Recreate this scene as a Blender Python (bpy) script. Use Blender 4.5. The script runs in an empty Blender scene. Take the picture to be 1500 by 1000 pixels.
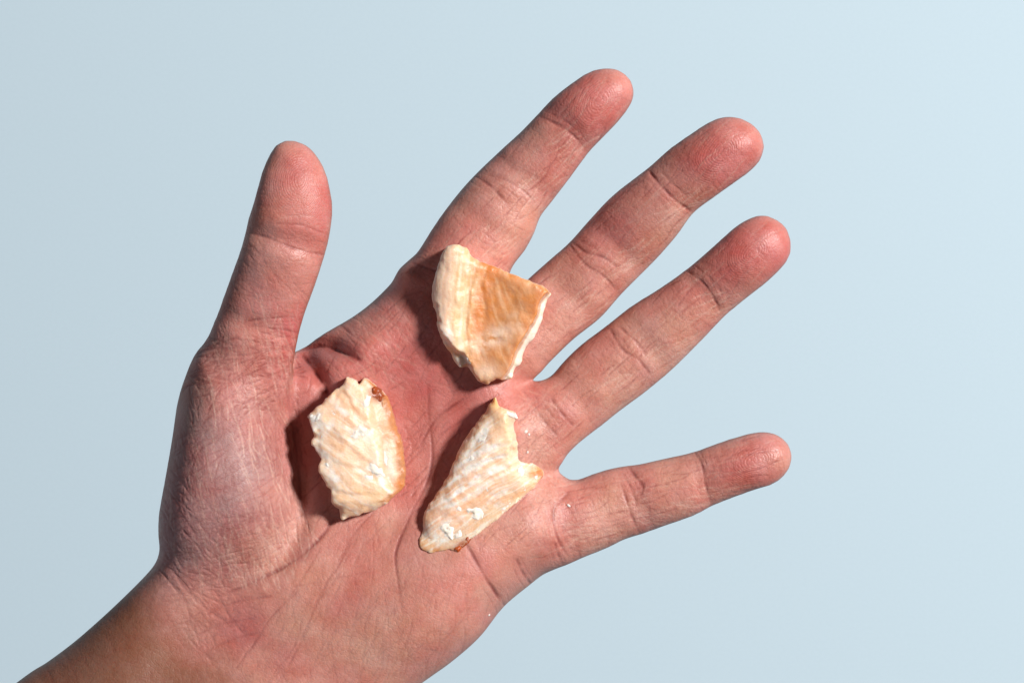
import bpy, math, time
import numpy as np
from mathutils import Vector
T0 = time.time()
rng = np.random.default_rng(7)
# ---------------------------------------------------------------- camera, world, lights, exposure
S = 0.165            # millimetres per photo pixel at the height of the palm
D = 700.0            # camera height above the palm, millimetres
scene = bpy.context.scene
cam_d = bpy.data.cameras.new("camera"); cam = bpy.data.objects.new("camera", cam_d)
scene.collection.objects.link(cam); scene.camera = cam
cam.location = (0, 0, D / 1000); cam_d.sensor_width = 36.0
cam_d.lens = 36.0 * D / (1500 * S); cam_d.clip_start = 0.02; cam_d.clip_end = 50
scene.render.resolution_x, scene.render.resolution_y = 1024, 682
w = bpy.data.worlds.new("World"); scene.world = w; w.use_nodes = True
w.node_tree.nodes["Background"].inputs[0].default_value = (0.80, 0.90, 1.0, 1)
w.node_tree.nodes["Background"].inputs[1].default_value = 0.013

def area(name, loc, target, size, power, col):
    l = bpy.data.lights.new(name, 'AREA'); l.shape = 'DISK'; l.size = size; l.energy = power; l.color = col
    o = bpy.data.objects.new(name, l); scene.collection.objects.link(o); o.location = loc
    o.rotation_euler = (Vector(target) - Vector(loc)).to_track_quat('-Z', 'Y').to_euler()
    return o
def polar(az, el, r): 
    a, e = math.radians(az), math.radians(el)
    return (r * math.cos(e) * math.cos(a), r * math.cos(e) * math.sin(a), r * math.sin(e))
area("key_lamp", polar(26, 45, 2.3), (0, 0, -0.1), 0.36, 97, (1.0, 0.975, 0.955))
area("fill_lamp", polar(212, 30, 2.0), (0, 0, 0), 0.5, 5.5, (0.80, 0.85, 1.0))
scene.view_settings.view_transform = 'Standard'; scene.view_settings.look = 'None'
scene.view_settings.exposure = 0.0; scene.view_settings.gamma = 1.0
scene.render.engine = 'CYCLES'

# ---------------------------------------------------------------- helpers
def p2w(p, z=0.0):
    p = np.asarray(p, float); k = S * (D - np.asarray(z)) / D
    return np.stack([(p[..., 0] - 750) * k, (500 - p[..., 1]) * k], -1)
def w2p(x, y, z):
    k = S * (D - z) / D
    return x / k + 750, 500 - y / k
def crom(pts, step=4.0, closed=False, tension=0.5):
    P = np.asarray(pts, float); n = len(P); out = []
    if n < 3 and not closed:
        m = max(2, int(np.linalg.norm(P[1] - P[0]) / step)); return P[0] + (P[1] - P[0]) * np.linspace(0, 1, m)[:, None]
    for i in range(n if closed else n - 1):
        if closed: a, b, c, d = P[(i - 1) % n], P[i], P[(i + 1) % n], P[(i + 2) % n]
        else: a, b, c, d = P[max(i - 1, 0)], P[i], P[i + 1], P[min(i + 2, n - 1)]
        m = max(1, int(np.linalg.norm(c - b) / step)); t = np.arange(m)[:, None] / m
        m1, m2 = tension * (c - a), tension * (d - b)
        out.append((2*t**3-3*t**2+1)*b + (t**3-2*t**2+t)*m1 + (-2*t**3+3*t**2)*c + (t**3-t**2)*m2)
    if not closed: out.append(P[-1:])
    return np.concatenate(out)
def seg_dist(q, poly, closed=True):
    """distance from points q (N,2) to polyline, plus nearest arclength parameter (index + fraction)"""
    A = poly; B = np.roll(poly, -1, 0)
    if not closed: A, B = poly[:-1], poly[1:]
    best = np.full(len(q), 1e18, np.float64); par = np.zeros(len(q))
    for i in range(len(A)):
        ab = B[i] - A[i]; L = ab @ ab + 1e-12
        t = np.clip(((q - A[i]) @ ab) / L, 0, 1)
        d = ((q - A[i] - t[:, None] * ab) ** 2).sum(1)
        m = d < best; best[m] = d[m]; par[m] = i + t[m]
    return np.sqrt(best), par
def in_poly(q, poly):
    x, y = q[:, 0], q[:, 1]; r = np.zeros(len(q), bool); n = len(poly)
    for i in range(n):
        x1, y1 = poly[i]; x2, y2 = poly[(i + 1) % n]
        if y1 == y2: continue
        c = ((y1 > y) != (y2 > y)) & (x < (x2 - x1) * (y - y1) / (y2 - y1) + x1); r ^= c
    return r
def inside_depth(q, poly):
    d, _ = seg_dist(q, poly); return np.where(in_poly(q, poly), d, -d)
def smin(a, b, k):
    h = np.clip(0.5 + 0.5 * (b - a) / k, 0, 1); return b * (1 - h) + a * h - k * h * (1 - h)
def sstep(a, b, x):
    t = np.clip((x - a) / (b - a), 0, 1); return t * t * (3 - 2 * t)
_nt = rng.random((256, 256)).astype(np.float32)
def vnoise(x, y):
    xi, yi = np.floor(x).astype(int), np.floor(y).astype(int); fx, fy = x - xi, y - yi
    fx = fx*fx*(3-2*fx); fy = fy*fy*(3-2*fy)
    g = lambda i, j: _nt[(xi + i) & 255, (yi + j) & 255]
    return (g(0,0)*(1-fx)+g(1,0)*fx)*(1-fy)+(g(0,1)*(1-fx)+g(1,1)*fx)*fy
def fbm(x, y, o=4):
    s = 0; a = 0.5; n = 0
    for k in range(o):
        s = s + a * vnoise(x * 2**k + 17.3*k, y * 2**k + 9.1*k); n += a; a *= 0.5
    return s / n * 2 - 1            # about -1..1
def bilinear(m, px, py):
    """sample a map stored per photo pixel (row = y); clamped"""
    x = np.clip(px + MX, 0, m.shape[1] - 1.001); y = np.clip(py + MY, 0, m.shape[0] - 1.001)
    xi, yi = x.astype(int), y.astype(int); fx, fy = x - xi, y - yi
    return (m[yi, xi]*(1-fx)+m[yi, xi+1]*fx)*(1-fy)+(m[yi+1, xi]*(1-fx)+m[yi+1, xi+1]*fx)*fy
MX, MY, MW, MH = 60, 0, 1620, 1120     # detail-map margin and size
def surface_nets(F, o, h):
    """closed quad surface of F<0 on a regular grid; returns vertices (mm) and quads"""
    nx, ny, nz = F.shape; ins = F < 0
    c = np.zeros((nx-1, ny-1, nz-1), np.int8)
    for i in (0,1):
        for j in (0,1):
            for k in (0,1): c += ins[i:nx-1+i, j:ny-1+j, k:nz-1+k]
    act = (c > 0) & (c < 8); idx = np.full(act.shape, -1, np.int64); cells = np.argwhere(act)
    idx[act] = np.arange(len(cells))
    acc = np.zeros((len(cells), 3)); cnt = np.zeros(len(cells))
    ci, cj, ck = cells.T
    cor = {}
    for i in (0,1):
        for j in (0,1):
            for k in (0,1): cor[i,j,k] = F[ci+i, cj+j, ck+k]
    for a in cor:
        for ax in range(3):
            if a[ax] == 1: continue
            b = list(a); b[ax] = 1; b = tuple(b)
            fa, fb = cor[a], cor[b]; m = (fa < 0) != (fb < 0)
            t = np.where(m, fa / np.where(m, fa - fb, 1), 0)
            pos = np.tile(np.array(a, float), (len(cells), 1)); pos[:, ax] += t
            acc[m] += pos[m]; cnt[m] += 1
    V = (cells + acc / cnt[:, None]) * h + o
    Q = []
    for ax in range(3):
        s0 = [slice(None)]*3; s1 = [slice(None)]*3; s0[ax] = slice(0, -1); s1[ax] = slice(1, None)
        ch = ins[tuple(s0)] != ins[tuple(s1)]
        u, v = (ax+1) % 3, (ax+2) % 3
        e = np.argwhere(ch); e = e[(e[:, u] > 0) & (e[:, v] > 0) & (e[:, u] < F.shape[u]-1) & (e[:, v] < F.shape[v]-1)]
        flip = ins[tuple(e.T)]
        def cell(du, dv):
            q = e.copy(); q[:, u] -= du; q[:, v] -= dv; return idx[tuple(q.T)]
        q = np.stack([cell(1,1), cell(0,1), cell(0,0), cell(1,0)], 1)
        q[~flip] = q[~flip][:, ::-1]; Q.append(q)
    return V, np.concatenate(Q)
def laplace(V, Q, it, f=0.5):
    E = np.concatenate([Q[:, [0,1]], Q[:, [1,2]], Q[:, [2,3]], Q[:, [3,0]]])
    cnt = np.bincount(E[:,0], minlength=len(V)) + np.bincount(E[:,1], minlength=len(V))
    for k in range(it):
        N = np.stack([np.bincount(E[:,0], V[E[:,1], a], len(V)) + np.bincount(E[:,1], V[E[:,0], a], len(V)) for a in range(3)], 1) / cnt[:, None]
        V = V + (N - V) * (f if k % 2 == 0 else -f * 1.03)     # shrink-free smoothing
    return V
def to_mesh(name, V, Q, subdiv=0):
    me = bpy.data.meshes.new(name)
    me.vertices.add(len(V)); me.vertices.foreach_set("co", (V / 1000).astype(np.float32).ravel())
    me.loops.add(Q.size); me.loops.foreach_set("vertex_index", Q.astype(np.int32).ravel())
    me.polygons.add(len(Q)); me.polygons.foreach_set("loop_start", np.arange(0, Q.size, 4, dtype=np.int32))
    me.update(calc_edges=True); me.validate()
    if subdiv:
        o = bpy.data.objects.new("tmp", me); scene.collection.objects.link(o)
        md = o.modifiers.new("s", 'SUBSURF'); md.levels = subdiv; md.render_levels = subdiv
        dg = bpy.context.evaluated_depsgraph_get()
        me2 = bpy.data.meshes.new_from_object(o.evaluated_get(dg)); bpy.data.objects.remove(o); bpy.data.meshes.remove(me)
        me = me2; me.name = name
    me.polygons.foreach_set("use_smooth", np.ones(len(me.polygons), bool))
    return me
def get_co(me):
    a = np.empty(len(me.vertices)*3, np.float32); me.vertices.foreach_get("co", a); return a.reshape(-1,3).astype(np.float64) * 1000
def get_no(me):
    a = np.empty(len(me.vertices)*3, np.float32); me.vertex_normals.foreach_get("vector", a); return a.reshape(-1,3).astype(np.float64)
def set_co(me, V): me.vertices.foreach_set("co", (V/1000).astype(np.float32).ravel()); me.update()
def attr(me, name, a):
    if a.ndim == 2:
        at = me.attributes.new(name, 'FLOAT_COLOR', 'POINT')
        at.data.foreach_set("color", np.concatenate([a, np.ones((len(a),1))], 1).astype(np.float32).ravel())
    else:
        at = me.attributes.new(name, 'FLOAT', 'POINT'); at.data.foreach_set("value", a.astype(np.float32))
def link(name, me, mat, parent=None):
    o = bpy.data.objects.new(name, me); scene.collection.objects.link(o)
    if mat: me.materials.append(mat)
    if parent: o.parent = parent
    return o
def tag(o, label, cat, group=None):
    o["label"] = label; o["category"] = cat
    if group: o["group"] = group
    return o
def srgb(*c):
    c = np.array(c, float) / 255; return np.where(c <= 0.04045, c/12.92, ((c+0.055)/1.055)**2.4)

# ---------------------------------------------------------------- node helpers
class NT:
    def __init__(s, name):
        s.m = bpy.data.materials.new(name); s.m.use_nodes = True; s.t = s.m.node_tree; s.b = s.t.nodes["Principled BSDF"]
    def n(s, typ, ins=None, **kw):
        x = s.t.nodes.new(typ)
        for k, v in kw.items(): setattr(x, k, v)
        for k, v in (ins or {}).items(): s.set(x.inputs[k], v)
        return x
    def set(s, sock, v):
        if hasattr(v, 'is_output'): s.t.links.new(v, sock)
        elif isinstance(v, bpy.types.Node): s.t.links.new(v.outputs[0], sock)
        else: sock.default_value = v
    def math(s, op, a, b=0.0, c=0.0): return s.n('ShaderNodeMath', {0: a, 1: b, 2: c}, operation=op).outputs[0]
    def at(s, name, fac=True):
        x = s.n('ShaderNodeAttribute', attribute_name=name); return x.outputs['Fac'] if fac else x.outputs['Color']
    def obj(s): return s.n('ShaderNodeTexCoord').outputs['Object']

def skin_material():
    n = NT("skin"); co = n.obj(); b = n.b
    col = n.at("tone", False)
    mott = n.n('ShaderNodeTexNoise', {'Vector': co, 'Scale': 160.0, 'Detail': 5.0, 'Roughness': 0.6})
    fine = n.n('ShaderNodeTexNoise', {'Vector': co, 'Scale': 1500.0, 'Detail': 3.0, 'Roughness': 0.6})
    v = n.math('ADD', n.math('MULTIPLY_ADD', mott.outputs[0], 0.34, 0.83), n.math('MULTIPLY_ADD', fine.outputs[0], 0.30, -0.15))
    hs = n.n('ShaderNodeHueSaturation', {'Color': col, 'Value': v, 'Saturation': n.math('MULTIPLY_ADD', mott.outputs[0], -0.35, 1.17)})
    n.set(b.inputs['Base Color'], hs)
    n.set(b.inputs['Subsurface Weight'], 0.30); b.inputs['Subsurface Radius'].default_value = (1.0, 0.32, 0.18)
    b.inputs['Subsurface Scale'].default_value = 0.0035
    n.set(b.inputs['Roughness'], n.math('MULTIPLY_ADD', fine.outputs[0], 0.30, n.math('MULTIPLY_ADD', mott.outputs[0], 0.2, 0.25)))
    n.set(b.inputs['Specular IOR Level'], n.at("gloss"))
    # friction ridges on the finger pads, skin pores, fine cells
    ridge = n.math('MULTIPLY', n.math('SINE', n.at("ridge_phase")), n.at("ridge_mask"))
    vor = n.n('ShaderNodeTexVoronoi', {'Vector': co, 'Scale': 900.0}, feature='DISTANCE_TO_EDGE')
    cell = n.math('MINIMUM', n.math('MULTIPLY', vor.outputs['Distance'], 6.0), 1.0)
    h = n.math('MULTIPLY', ridge, 0.016)
    h = n.math('MULTIPLY_ADD', cell, 0.03, h)
    h = n.math('MULTIPLY_ADD', fine.outputs[0], 0.085, h)
    bp = n.n('ShaderNodeBump', {'Strength': 0.9, 'Distance': 0.001, 'Height': h})
    n.set(b.inputs['Normal'], bp)
    return n.m
def salmon_material(name, rough=0.42, sss=0.5):
    n = NT(name); co = n.obj(); b = n.b
    col = n.at("tone", False)
    f1 = n.n('ShaderNodeTexNoise', {'Vector': co, 'Scale': 420.0, 'Detail': 6.0, 'Roughness': 0.65})
    f2 = n.n('ShaderNodeTexNoise', {'Vector': co, 'Scale': 1900.0, 'Detail': 3.0, 'Roughness': 0.7})
    v = n.math('ADD', n.math('MULTIPLY_ADD', f1.outputs[0], 0.20, 0.92), n.math('MULTIPLY_ADD', f2.outputs[0], 0.16, -0.08))
    hs = n.n('ShaderNodeHueSaturation', {'Color': col, 'Value': v, 'Saturation': n.math('MULTIPLY_ADD', f1.outputs[0], 0.36, 0.80)})
    n.set(b.inputs['Base Color'], hs)
    n.set(b.inputs['Subsurface Weight'], sss); b.inputs['Subsurface Radius'].default_value = (1.0, 0.6, 0.35)
    b.inputs['Subsurface Scale'].default_value = 0.003
    n.set(b.inputs['Roughness'], n.math('MULTIPLY_ADD', f2.outputs[0], 0.5, rough - 0.25))
    h = n.math('MULTIPLY_ADD', f1.outputs[0], 0.07, n.math('MULTIPLY', f2.outputs[0], 0.10))
    n.set(b.inputs['Normal'], n.n('ShaderNodeBump', {'Strength': 0.9, 'Distance': 0.001, 'Height': h}))
    return n.m
def backdrop_material():
    n = NT("pale_blue_paper"); co = n.obj(); b = n.b
    f = n.n('ShaderNodeTexNoise', {'Vector': co, 'Scale': 700.0, 'Detail': 4.0})
    hs = n.n('ShaderNodeHueSaturation', {'Color': (0.495, 0.615, 0.685, 1), 'Value': n.math('MULTIPLY_ADD', f.outputs[0], 0.04, 0.98)})
    n.set(b.inputs['Base Color'], hs); b.inputs['Roughness'].default_value = 0.75; b.inputs['Specular IOR Level'].default_value = 0.2
    return n.m

# ---------------------------------------------------------------- backdrop
me = bpy.data.meshes.new("backdrop")
me.from_pydata([(-1.6,-1.6,-0.45),(1.6,-1.6,-0.45),(1.6,1.6,-0.45),(-1.6,1.6,-0.45)], [], [(0,1,2,3)])
bd = link("backdrop", me, backdrop_material()); bd["kind"] = "structure"

# ---------------------------------------------------------------- hand: outlines in photo pixels, laid out at their own height
FING = {
 'index': dict(
  out=[(590,430),(583,400),(607,376),(638,328),(665,291),(692,260),(730,223),(760,196),(787,168),(811,143),(838,122),(865,105),(893,100),
       (913,107),(927,124),(929,139),(923,155),(906,178),(886,199),(862,224),(848,243),(828,270),(804,301),(791,318),(784,338),(770,365),(750,392),(738,425),(700,480),(640,480)],
  mid=[(662,425),(715,330),(772,256),(824,196),(851,169),(884,141)], z=[-9,-8.5,-7,-3,-1,0]),
 'middle': dict(
  out=[(700,455),(748,432),(774,408),(801,384),(834,355),(867,318),(899,285),(949,246),(981,218),(1014,195),(1039,179),(1063,171),(1088,175),
       (1109,189),(1119,211),(1115,232),(1100,250),(1063,277),(1031,300),(1014,314),(990,347),(957,384),(912,429),(879,466),(840,497),(801,535),(786,551),(745,566),(700,540)],
  mid=[(775,497),(842,427),(905,357),(984,282),(1030,246),(1068,217)], z=[-9,-9.5,-7,1,4,5]),
 'ring': dict(
  out=[(745,590),(774,563),(804,553),(825,530),(851,505),(887,478),(924,449),(965,423),(1006,394),(1047,359),(1080,330),(1109,316),(1129,318),(1150,332),
       (1158,355),(1154,380),(1129,408),(1088,441),(1063,462),(1027,499),(990,536),(965,558),(940,578),(910,600),(880,624),(850,647),(829,668),(819,684),(785,695),(745,650)],
  mid=[(815,610),(890,548),(962,491),(1037,430),(1075,393),(1108,364)], z=[-9,-9,-7,-2,1,2]),
 'pinky': dict(
  out=[(760,715),(822,697),(832,703),(847,702),(874,692),(904,684),(934,680),(970,672),(1015,662),(1045,651),(1075,641),(1105,633),(1129,633),(1147,642),
       (1159,659),(1160,671),(1154,689),(1135,707),(1105,717),(1075,728),(1045,740),(1015,755),(970,771),(940,782),(916,789),(892,801),(862,813),(820,828),(770,825),(745,770)],
  mid=[(800,772),(870,757),(940,731),(1030,703),(1080,683),(1116,672)], z=[-8.5,-9,-8.5,-5.5,-4,-4]),
 'thumb': dict(
  out=[(290,620),(291,560),(302,505),(321,454),(339,404),(354,362),(363,324),(371,300),(379,272),(385,250),(394,229),(405,213),(420,206),(434,207),(449,213),(461,224),(470,237),(478,255),(483,275),
       (487,305),(483,343),(474,378),(462,416),(447,457),(437,492),(430,530),(420,600),(390,660),(320,680)],
  mid=[(340,610),(360,535),(383,470),(403,410),(420,350),(433,292),(433,249)], z=[-4,0,3,6,8,9,9]),
}
PALM = [(330,515),(296,516),(275,552),(262,592),(252,652),(242,708),(233,756),(232,790),(233,806),(227,823),(213,841),(182,872),(140,911),(98,947),(56,978),(22,1000),
        (-100,1095),(-240,1208),(-340,1290),(-130,1550),(-30,1470),(130,1345),(311,1215),(390,1162),(470,1108),(550,1052),(624,998),(664,969),(703,934),(738,890),(778,857),(796,843),(820,829),
        (848,800),(846,740),(826,702),(814,692),(805,660),(815,625),(797,588),(785,568),(762,545),(745,470),(735,440),(700,420),(640,385),(607,378),(583,401),(572,414),(545,441),(515,464),(470,490),(439,511),(410,520),(370,520)]
THENAR_LINE = [(438,505),(425,545),(423,588),(429,632),(436,690),(441,735),(436,775),(410,822),(375,850),(332,872),(280,900)]
THENAR = THENAR_LINE + [(150,930),(150,420),(400,420)]
zband = {k: f['z'] for k, f in FING.items()}
H = 1.1
gx = np.arange(-186, 74, H); gy = np.arange(-180, 72, H); gz = np.arange(-50, 34, H)
GX, GY = np.meshgrid(gx, gy, indexing='ij'); q2 = np.stack([GX.ravel(), GY.ravel()], 1)
PX, PY = q2[:,0]/S + 750, 500 - q2[:,1]/S

def palm_fields(px, py):
    """height of the palm's front surface and of its back, millimetres, before rounding at the outline"""
    g = lambda cx, cy, sx, sy, a=0: np.exp(-(((px-cx)*math.cos(a)+(py-cy)*math.sin(a))/sx)**2 - ((-(px-cx)*math.sin(a)+(py-cy)*math.cos(a))/sy)**2)
    p = np.stack([px, py], 1); lim = (px > 0) & (py < 1100)
    d = np.zeros(len(px)); par = np.zeros(len(px)); ins = np.zeros(len(px), bool)
    L = crom(THENAR_LINE, 12); dd, pp = seg_dist(p[lim], L, False); d[lim] = dd; par[lim] = pp / (len(L)-1); ins[lim] = in_poly(p[lim], np.array(crom(THENAR_LINE,12).tolist() + THENAR[-3:]))
    amp = 11.0*sstep(905, 690, py + 0.12*(px-330)) + 2.0*sstep(480, 600, py)*sstep(905, 720, py)
    th = np.where(ins, amp * (1 - np.exp(-(d/46)**2)), 0)
    dip = 2.2*np.exp(-(d/16)**2) * np.interp(par, [0, 0.1, 0.55, 0.75, 1], [0.6, 1.0, 1.0, 0.25, 0.05])     # the fold at the foot of the thumb pad
    z = -1.0 + th - dip
    z += 7.0*g(640,880,130,105,-0.7) + 2.5*g(470,880,120,90) + 2.2*g(700,780,80,70)
    z += 3.2*g(650,470,62,52,-0.6) + 2.0*g(745,545,58,46,-0.7) + 3.2*g(775,640,50,50) + 2.6*g(780,770,50,50)
    z -= 3.2*g(600,650,105,95) 
    z += 3.5*g(520,520,60,40,-0.6)
    z -= 5.0*g(470,505,60,28,-0.5) 
    fore = sstep(0.0, 240, (PYX(px, py)))          # distance down the forearm
    z = z*(1-fore) + fore*(2.5) - 2.6*g(300,930,90,70,-0.7)*(1)
    zb = -27.0 + 0*px; zb = zb*(1-fore) + fore*(-40.0)
    zb += 7*g(470,500,90,60,-0.5)
    R = 13.0 + 14.0*fore
    R = R*(1 - 0.35*g(480,480,90,60,-0.5))
    return z, zb, R
def PYX(px, py):    # pixels past the wrist crease along the forearm
    return -(px-250)*0.77 + (py-900)*0.64
zt, zb, Rr = palm_fields(PX, PY)
# big folds of the thumb web are cut into the surface itself
def groove(pts, wd, dep):
    L = crom(pts, 5); d, par = seg_dist(np.stack([PX, PY], 1), L, False); t = par/(len(L)-1)
    return dep*np.exp(-(d/wd)**2)*np.minimum(1, 4*np.minimum(t+0.08, 1-t)+0.0)
zt -= groove([(439,514),(466,506),(496,513),(530,528)], 10, 2.4)
zt -= groove([(439,516),(452,532),(466,552),(482,578)], 10, 2.3)
palm_w = p2w(crom(PALM, 10, True), -8.0)
u = inside_depth(q2, palm_w)
e = np.maximum(0, 1 - u/Rr)
zc, Th = (zt+zb)/2, (zt-zb)/2
def shell(e, zc, d, scale, p=2.0):
    q = np.abs(gz[None, :] - zc[:, None]) / d[:, None]
    return (((e[:, None]**p + q**p) ** (1/p)) - 1) * scale[:, None]
F = shell(e, zc, Th, np.minimum(Th, 12)).astype(np.float32)
print("palm", time.time()-T0)
tipinfo = {}; FF = np.full(F.shape, 40.0, np.float32)
for k, f in FING.items():
    out = np.array(crom(f['out'], 8, True)); mid = crom(f['mid'], 6); n0 = np.linspace(0, 1, len(f['mid']))
    # param of control points along mid
    dd, pp = seg_dist(np.array(f['mid'], float), mid, False); zm = np.interp(np.arange(len(mid)), pp, f['z'])
    zs = np.convolve(np.pad(zm, 5, 'edge'), np.ones(11)/11, 'valid')
    _, po = seg_dist(out, mid, False); ow = p2w(out, np.interp(po, np.arange(len(mid)), zs)); mw = p2w(mid, zs)
    lo, hi = ow.min(0)-8, ow.max(0)+8
    sel = np.where((q2[:,0] > lo[0]) & (q2[:,0] < hi[0]) & (q2[:,1] > lo[1]) & (q2[:,1] < hi[1]))[0]
    qq = q2[sel]; u = inside_depth(qq, ow); _, t = seg_dist(qq, mw, False)
    wm = inside_depth(mw, ow); wm = np.convolve(np.pad(wm, 4, 'edge'), np.ones(9)/9, 'valid')
    ar = np.arange(len(mid)); wt = np.interp(t, ar, wm); z0 = np.interp(t, ar, zs)
    # pads swell between the joint creases
    dep = wt*0.88
    s = t/(len(mid)-1)
    jo = {'index': (0.30,0.53,0.79), 'middle': (0.22,0.46,0.75), 'ring': (0.12,0.44,0.74), 'pinky': (0.10,0.42,0.72), 'thumb': (0.36,0.72,0.72)}[k]
    for j in jo: z0 = z0 - 0.42*np.exp(-((s-j)/0.035)**2); dep = dep - 0.22*np.exp(-((s-j)/0.05)**2)
    z0 = z0 + 0.5*np.exp(-((s-0.93)/0.09)**2)
    e = np.maximum(0, 1 - u/wt)
    G = shell(e, z0, dep, np.minimum(wt, dep), 2.0)
    if k == 'thumb': F[sel] = smin(F[sel], G.astype(np.float32), 6.0)
    else: FF[sel] = smin(FF[sel], G.astype(np.float32), 0.7)
    tipinfo[k] = (mid, wm)
F = smin(F, FF, 2.6).reshape(len(gx), len(gy), len(gz)); del FF
V, Q = surface_nets(F, np.array([gx[0], gy[0], gz[0]]), H); del F
V = laplace(V, Q, 8, 0.5)
print("nets", len(V), time.time()-T0)
hand_me = to_mesh("hand", V, Q, 2)
print("subdiv", len(hand_me.vertices), time.time()-T0)

# ---------------------------------------------------------------- skin creases and fine lines, drawn as grooves (maps per photo pixel)
deep = np.zeros((MH, MW), np.float32); red = np.zeros((MH, MW), np.float32); pale = np.zeros((MH, MW), np.float32)
def stroke(pts, wd, dep, rd=0.0, pl=0.0, taper=True, wob=0.0):
    L = crom(pts, 0.8)
    if wob:
        n = len(L); ph = rng.random(2)*100; L = L + wob*np.stack([fbm(np.arange(n)*0.035+ph[0], np.zeros(n)+ph[1], 3), fbm(np.arange(n)*0.035+ph[1], np.zeros(n)+ph[0], 3)], 1)
    t = np.linspace(0, 1, len(L)); a = np.minimum(1, 8*np.minimum(t, 1-t)+0.15) if taper else np.ones(len(L))
    a = a*(0.75+0.25*np.sin(t*17+rng.random()*6))
    r = int(math.ceil(wd*2.6)); oy, ox = np.mgrid[-r:r+1, -r:r+1]; ox, oy = ox.ravel(), oy.ravel()
    bx, by = np.round(L[:,0]).astype(int), np.round(L[:,1]).astype(int)
    ix = bx[:,None]+ox; iy = by[:,None]+oy
    g = np.exp(-(((ix-L[:,:1])**2+(iy-L[:,1:])**2)/(wd*wd))) * a[:,None]
    ix += MX; iy += MY; m = (ix >= 0)&(ix < MW)&(iy >= 0)&(iy < MH)
    for M, s in ((deep, dep), (red, rd), (pale, pl)):
        if s: np.maximum.at(M, (iy[m], ix[m]), (g[m]*s).astype(np.float32))
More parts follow.
